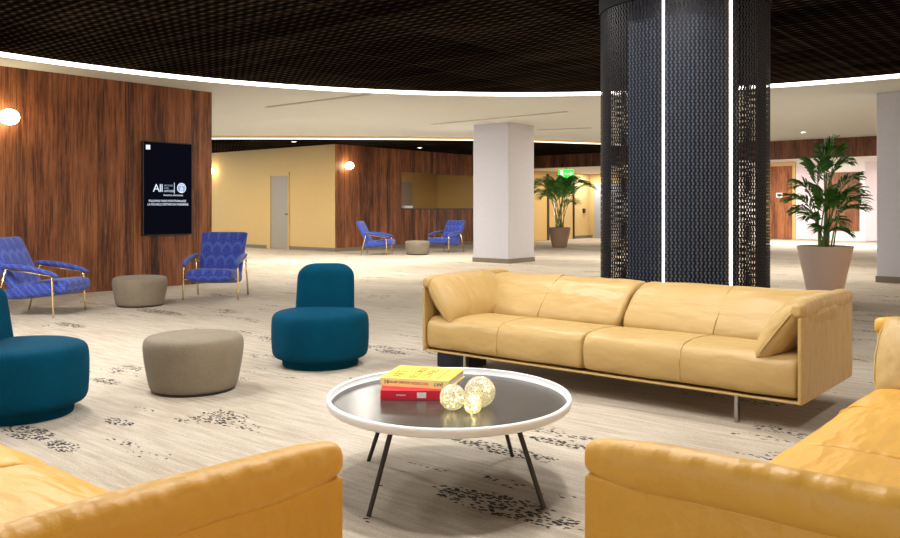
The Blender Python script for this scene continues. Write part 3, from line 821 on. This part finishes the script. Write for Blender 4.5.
# ------------------------------------------------------------------ palms
def frond(tip, rise, seed, parent, n=22, leaf=.30, base=(0, 0), z0=.6, start=.42, width=.026, up=.0, lm='leaf'):
    rr = random.Random(seed)
    b = Vector((base[0], base[1], z0))
    tipv = Vector(tip)
    mid = Vector((b.x + (tipv.x-b.x)*.30, b.y + (tipv.y-b.y)*.30, rise))
    path = arc3(b, mid, tipv, 24)
    bm = bmesh.new(); tube(bm, path, [.011*(1-.8*i/24) for i in range(25)], 6)
    st = link('frond', bm, 'stem', parent, smooth=True)
    bm = bmesh.new()
    for i in range(n):
        q = start + (1-start)*(i+.5)/n
        k = q*24; a = int(min(23, k)); p = path[a].lerp(path[a+1], k-a)
        d = (path[a+1]-path[a]).normalized()
        side0 = d.cross(Vector((0, 0, 1)))
        if side0.length < .15: side0 = Vector((1, 0, 0)).cross(d)
        side0.normalize(); nrm = side0.cross(d).normalized()
        prof = math.sin(PI*(.16+.80*(i+.5)/n))**.7
        for s in (-1, 1):
            ln = leaf*prof*rr.uniform(.85, 1.12)
            dirv = (side0*s*.78 + d*(.62+.55*(i/n)) + nrm*(.16+up) + Vector((rr.uniform(-.1, .1), rr.uniform(-.1, .1), rr.uniform(-.06, .1)))).normalized()
            m1 = p + dirv*ln*.45; tp = p + dirv*ln + Vector((0, 0, -.22*ln)); m2 = p + dirv*ln*.78 + Vector((0, 0, -.09*ln))
            w = d*width*.5*(.7+.5*prof); fo = nrm*width*.22
            v = [bm.verts.new(c) for c in (p, m1-w+fo, m1, m1+w+fo, m2-w*.7+fo*.5, m2, m2+w*.7+fo*.5, tp)]
            for f in ((0, 1, 2), (0, 2, 3), (1, 4, 5, 2), (2, 5, 6, 3), (4, 7, 5), (5, 7, 6)): bm.faces.new([v[j] for j in f])
    link('leaflets', bm, lm, st)
def planter(label, loc, pot_m, rt, rb, h):
    t = thing('potted_palm', label, 'plant', loc, YAW, 'palms in tapered planters')
    bm = bmesh.new(); lathe(bm, [(rb*.9, 0), (rb, .006), (rt, h-.004), (rt-.003, h), (rt-.022, h), (rt-.03, h-.07), (rt-.04, h-.08)], 64)
    link('planter', bm, pot_m, t, smooth=False)
    bm = bmesh.new(); lathe(bm, [(rt-.035, h-.06), (rt-.12, h-.045)], 32); link('soil', bm, 'soil', t)
    return t
x, y = c2r(4.93, 10.85)
p1 = planter('tall dark green palm in a taupe planter behind the long sofa', (x, y, 0), 'pot', .345, .20, .71)
fr = [(.07, -.05, 2.10, 2.20), (.20, .10, 2.06, 2.1), (-.02, .05, 2.0, 2.05), (.26, -.1, 1.86, 1.95), (-.16, -.1, 1.82, 1.9),
      (-.38, -.05, 1.56, 1.66), (-.44, .05, 1.38, 1.50), (-.34, -.2, 1.14, 1.3), (-.30, .2, 1.22, 1.34), (.42, 0, 1.66, 1.72), (.36, -.15, 1.48, 1.6), (.48, .05, 1.36, 1.5),
      (.44, -.1, 1.26, 1.36), (.30, .15, 1.06, 1.25), (.28, -.1, .93, 1.12), (-.2, -.25, .98, 1.15), (.1, -.3, 1.42, 1.55), (-.08, -.3, 1.3, 1.5), (.12, .3, 1.5, 1.6)]
for i, (dx, dy, tz, rz) in enumerate(fr):
    frond((dx, dy, tz-.08), rz-.05, i+11, p1, n=15, leaf=.30 if tz > 1.2 else .22, base=(random.uniform(-.09, .09), random.uniform(-.06, .06)), z0=.66, start=.42, width=.046)
x, y = c2r(3.37, 25.4)
p2 = planter('bushy green palm in a brown planter beyond the square pillar', (x, y, 0), 'pot_brown', .345, .22, .62)
fr = [(-.78, 0, 1.80, 2.25), (-.80, .3, 1.62, 2.05), (-.62, -.3, 1.50, 1.9), (-.70, .1, 1.98, 2.25), (-.45, .2, 2.05, 2.25), (-.12, .3, 2.05, 2.2), (.25, .3, 2.1, 2.2), (.42, -.1, 2.05, 2.3), (.62, 0, 2.02, 2.35), (.95, .1, 1.92, 2.3), (1.05, -.2, 1.80, 2.2),
      (.5, .4, 1.7, 2.1), (-.45, -.5, 1.6, 2.0), (.2, -.6, 1.7, 2.1), (-.15, .6, 1.8, 2.2), (.42, -.3, 1.35, 1.6), (-.25, -.4, 1.9, 2.15), (.3, -.3, 2.0, 2.2), (-.3, -.2, 1.9, 2.2), (.3, -.2, 1.8, 2.1)]
for i, (dx, dy, tz, rz) in enumerate(fr):
    frond((dx, dy, tz), rz, i+51, p2, n=24, leaf=.42, base=(random.uniform(-.12, .12), random.uniform(-.1, .1)), z0=.57, start=.40, width=.04, lm='leaf_light')

# ------------------------------------------------------------------ light
w = bpy.data.worlds.new('world'); scene.world = w; w.use_nodes = True
# world light by direction: cool daylight from behind, added warm light from the right
wt = w.node_tree; bg = wt.nodes['Background']
tcw = wt.nodes.new('ShaderNodeTexCoord'); sep = wt.nodes.new('ShaderNodeSeparateXYZ'); wt.links.new(tcw.outputs['Generated'], sep.inputs[0])
sub_ = wt.nodes.new('ShaderNodeMath'); sub_.operation = 'SUBTRACT'; wt.links.new(sep.outputs[0], sub_.inputs[0]); wt.links.new(sep.outputs[1], sub_.inputs[1])
mr = wt.nodes.new('ShaderNodeMapRange'); wt.links.new(sep.outputs[0], mr.inputs[0]); mr.inputs[1].default_value = -.2; mr.inputs[2].default_value = .8
mxw = wt.nodes.new('ShaderNodeMix'); mxw.data_type = 'RGBA'; wt.links.new(mr.outputs[0], mxw.inputs[0])
mxw.inputs[6].default_value = (.80, .98, 1.22, 1); mxw.inputs[7].default_value = (1.30, .90, .50, 1)
wt.links.new(mxw.outputs[2], bg.inputs[0]); bg.inputs[1].default_value = 1.75
def area(name, loc, size, power, color=(1, .965, .92), rot=(0, 0, 0), shape='DISK', sizey=None):
    l = bpy.data.lights.new(name, 'AREA'); l.shape = shape; l.size = size
    if sizey: l.size_y = sizey
    l.energy = power; l.color = color
    o = bpy.data.objects.new(name, l); COL.objects.link(o); o.location = loc; o.rotation_euler = rot
    return o
for i, (X, Z, s, p) in enumerate(((.65, 4.35, .2, 42), (-.6, 4.1, .2, 42), (-.45, 3.0, .2, 42), (.7, 3.2, .2, 42), (1.5, 5.5, .15, 60), (-2.6, 5.9, .35, 60), (-1.9, 1.9, .4, 22), (-4.6, 4.6, .4, 100), (4.6, 5.8, .4, 70), (-3.6, 7.2, .4, 130), (.3, 7.2, .3, 70), (-5.3, 6.6, .3, 110))):
    x, y = c2r(X, Z); area('ceiling_lamp', (x, y, H+.05), s, p*.68)
for i, (X, Z, p) in enumerate(((-2.6, 16.5, 110), (-3.9, 19.0, 140), (-.4, 19.5, 140), (4.0, 20.0, 130), (6.5, 16.0, 120), (4.0, 14.2, 85), (-1.5, 14.4, 85))):  # these and the hall lights below are added to brighten the far areas
    x, y = c2r(X, Z); area('added_hall_light', (x, y, H-.015), .22, p, (1, .94, .85))
area('added_hall_light', (-9.5, 29.5, H-.02), .6, 300, (1, .96, .92))
area('added_hall_light', (-6.5, 28.0, H-.02), .6, 250, (1, .96, .92))
area('recess_lamp', (FX+.55, 28.7, 2.58), .12, 45, (.95, .97, 1))
area('recess_lamp', (-15.5, 26.0, 2.58), .3, 60, (1, .88, .66))
area('added_hall_light', (-19.6, 12.6, D0-.02), .4, 110, (1, .88, .66))  # these two added out of view behind the clad wall to brighten the beige one
area('added_hall_light', (-22.5, 13.2, D0-.02), .4, 60, (1, .88, .66))
area('added_hatch_light', (FX-1.7, 19.6, 2.9), .5, 60, (1, .9, .7))  # added light that brightens the inside of the serving hatch

# ------------------------------------------------------------------ camera
cd = bpy.data.cameras.new('camera'); cam = bpy.data.objects.new('camera', cd); COL.objects.link(cam)
cam.location = (0, 0, EYE); cam.rotation_euler = (PI/2, 0, YAW)
cd.sensor_width = 36; cd.lens = 36*825/900; cd.shift_y = -60.5/900; cd.clip_end = 200; cd.clip_start = .05
scene.camera = cam
vs_ = scene.view_settings
vs_.view_transform = 'Standard'; vs_.look = 'None'; vs_.exposure = 0.24; vs_.gamma = 1; vs_.use_curve_mapping = False
scene.cycles.use_denoising = True
scene.cycles.max_bounces = 8; scene.cycles.transparent_max_bounces = 16; scene.cycles.sample_clamp_indirect = 6
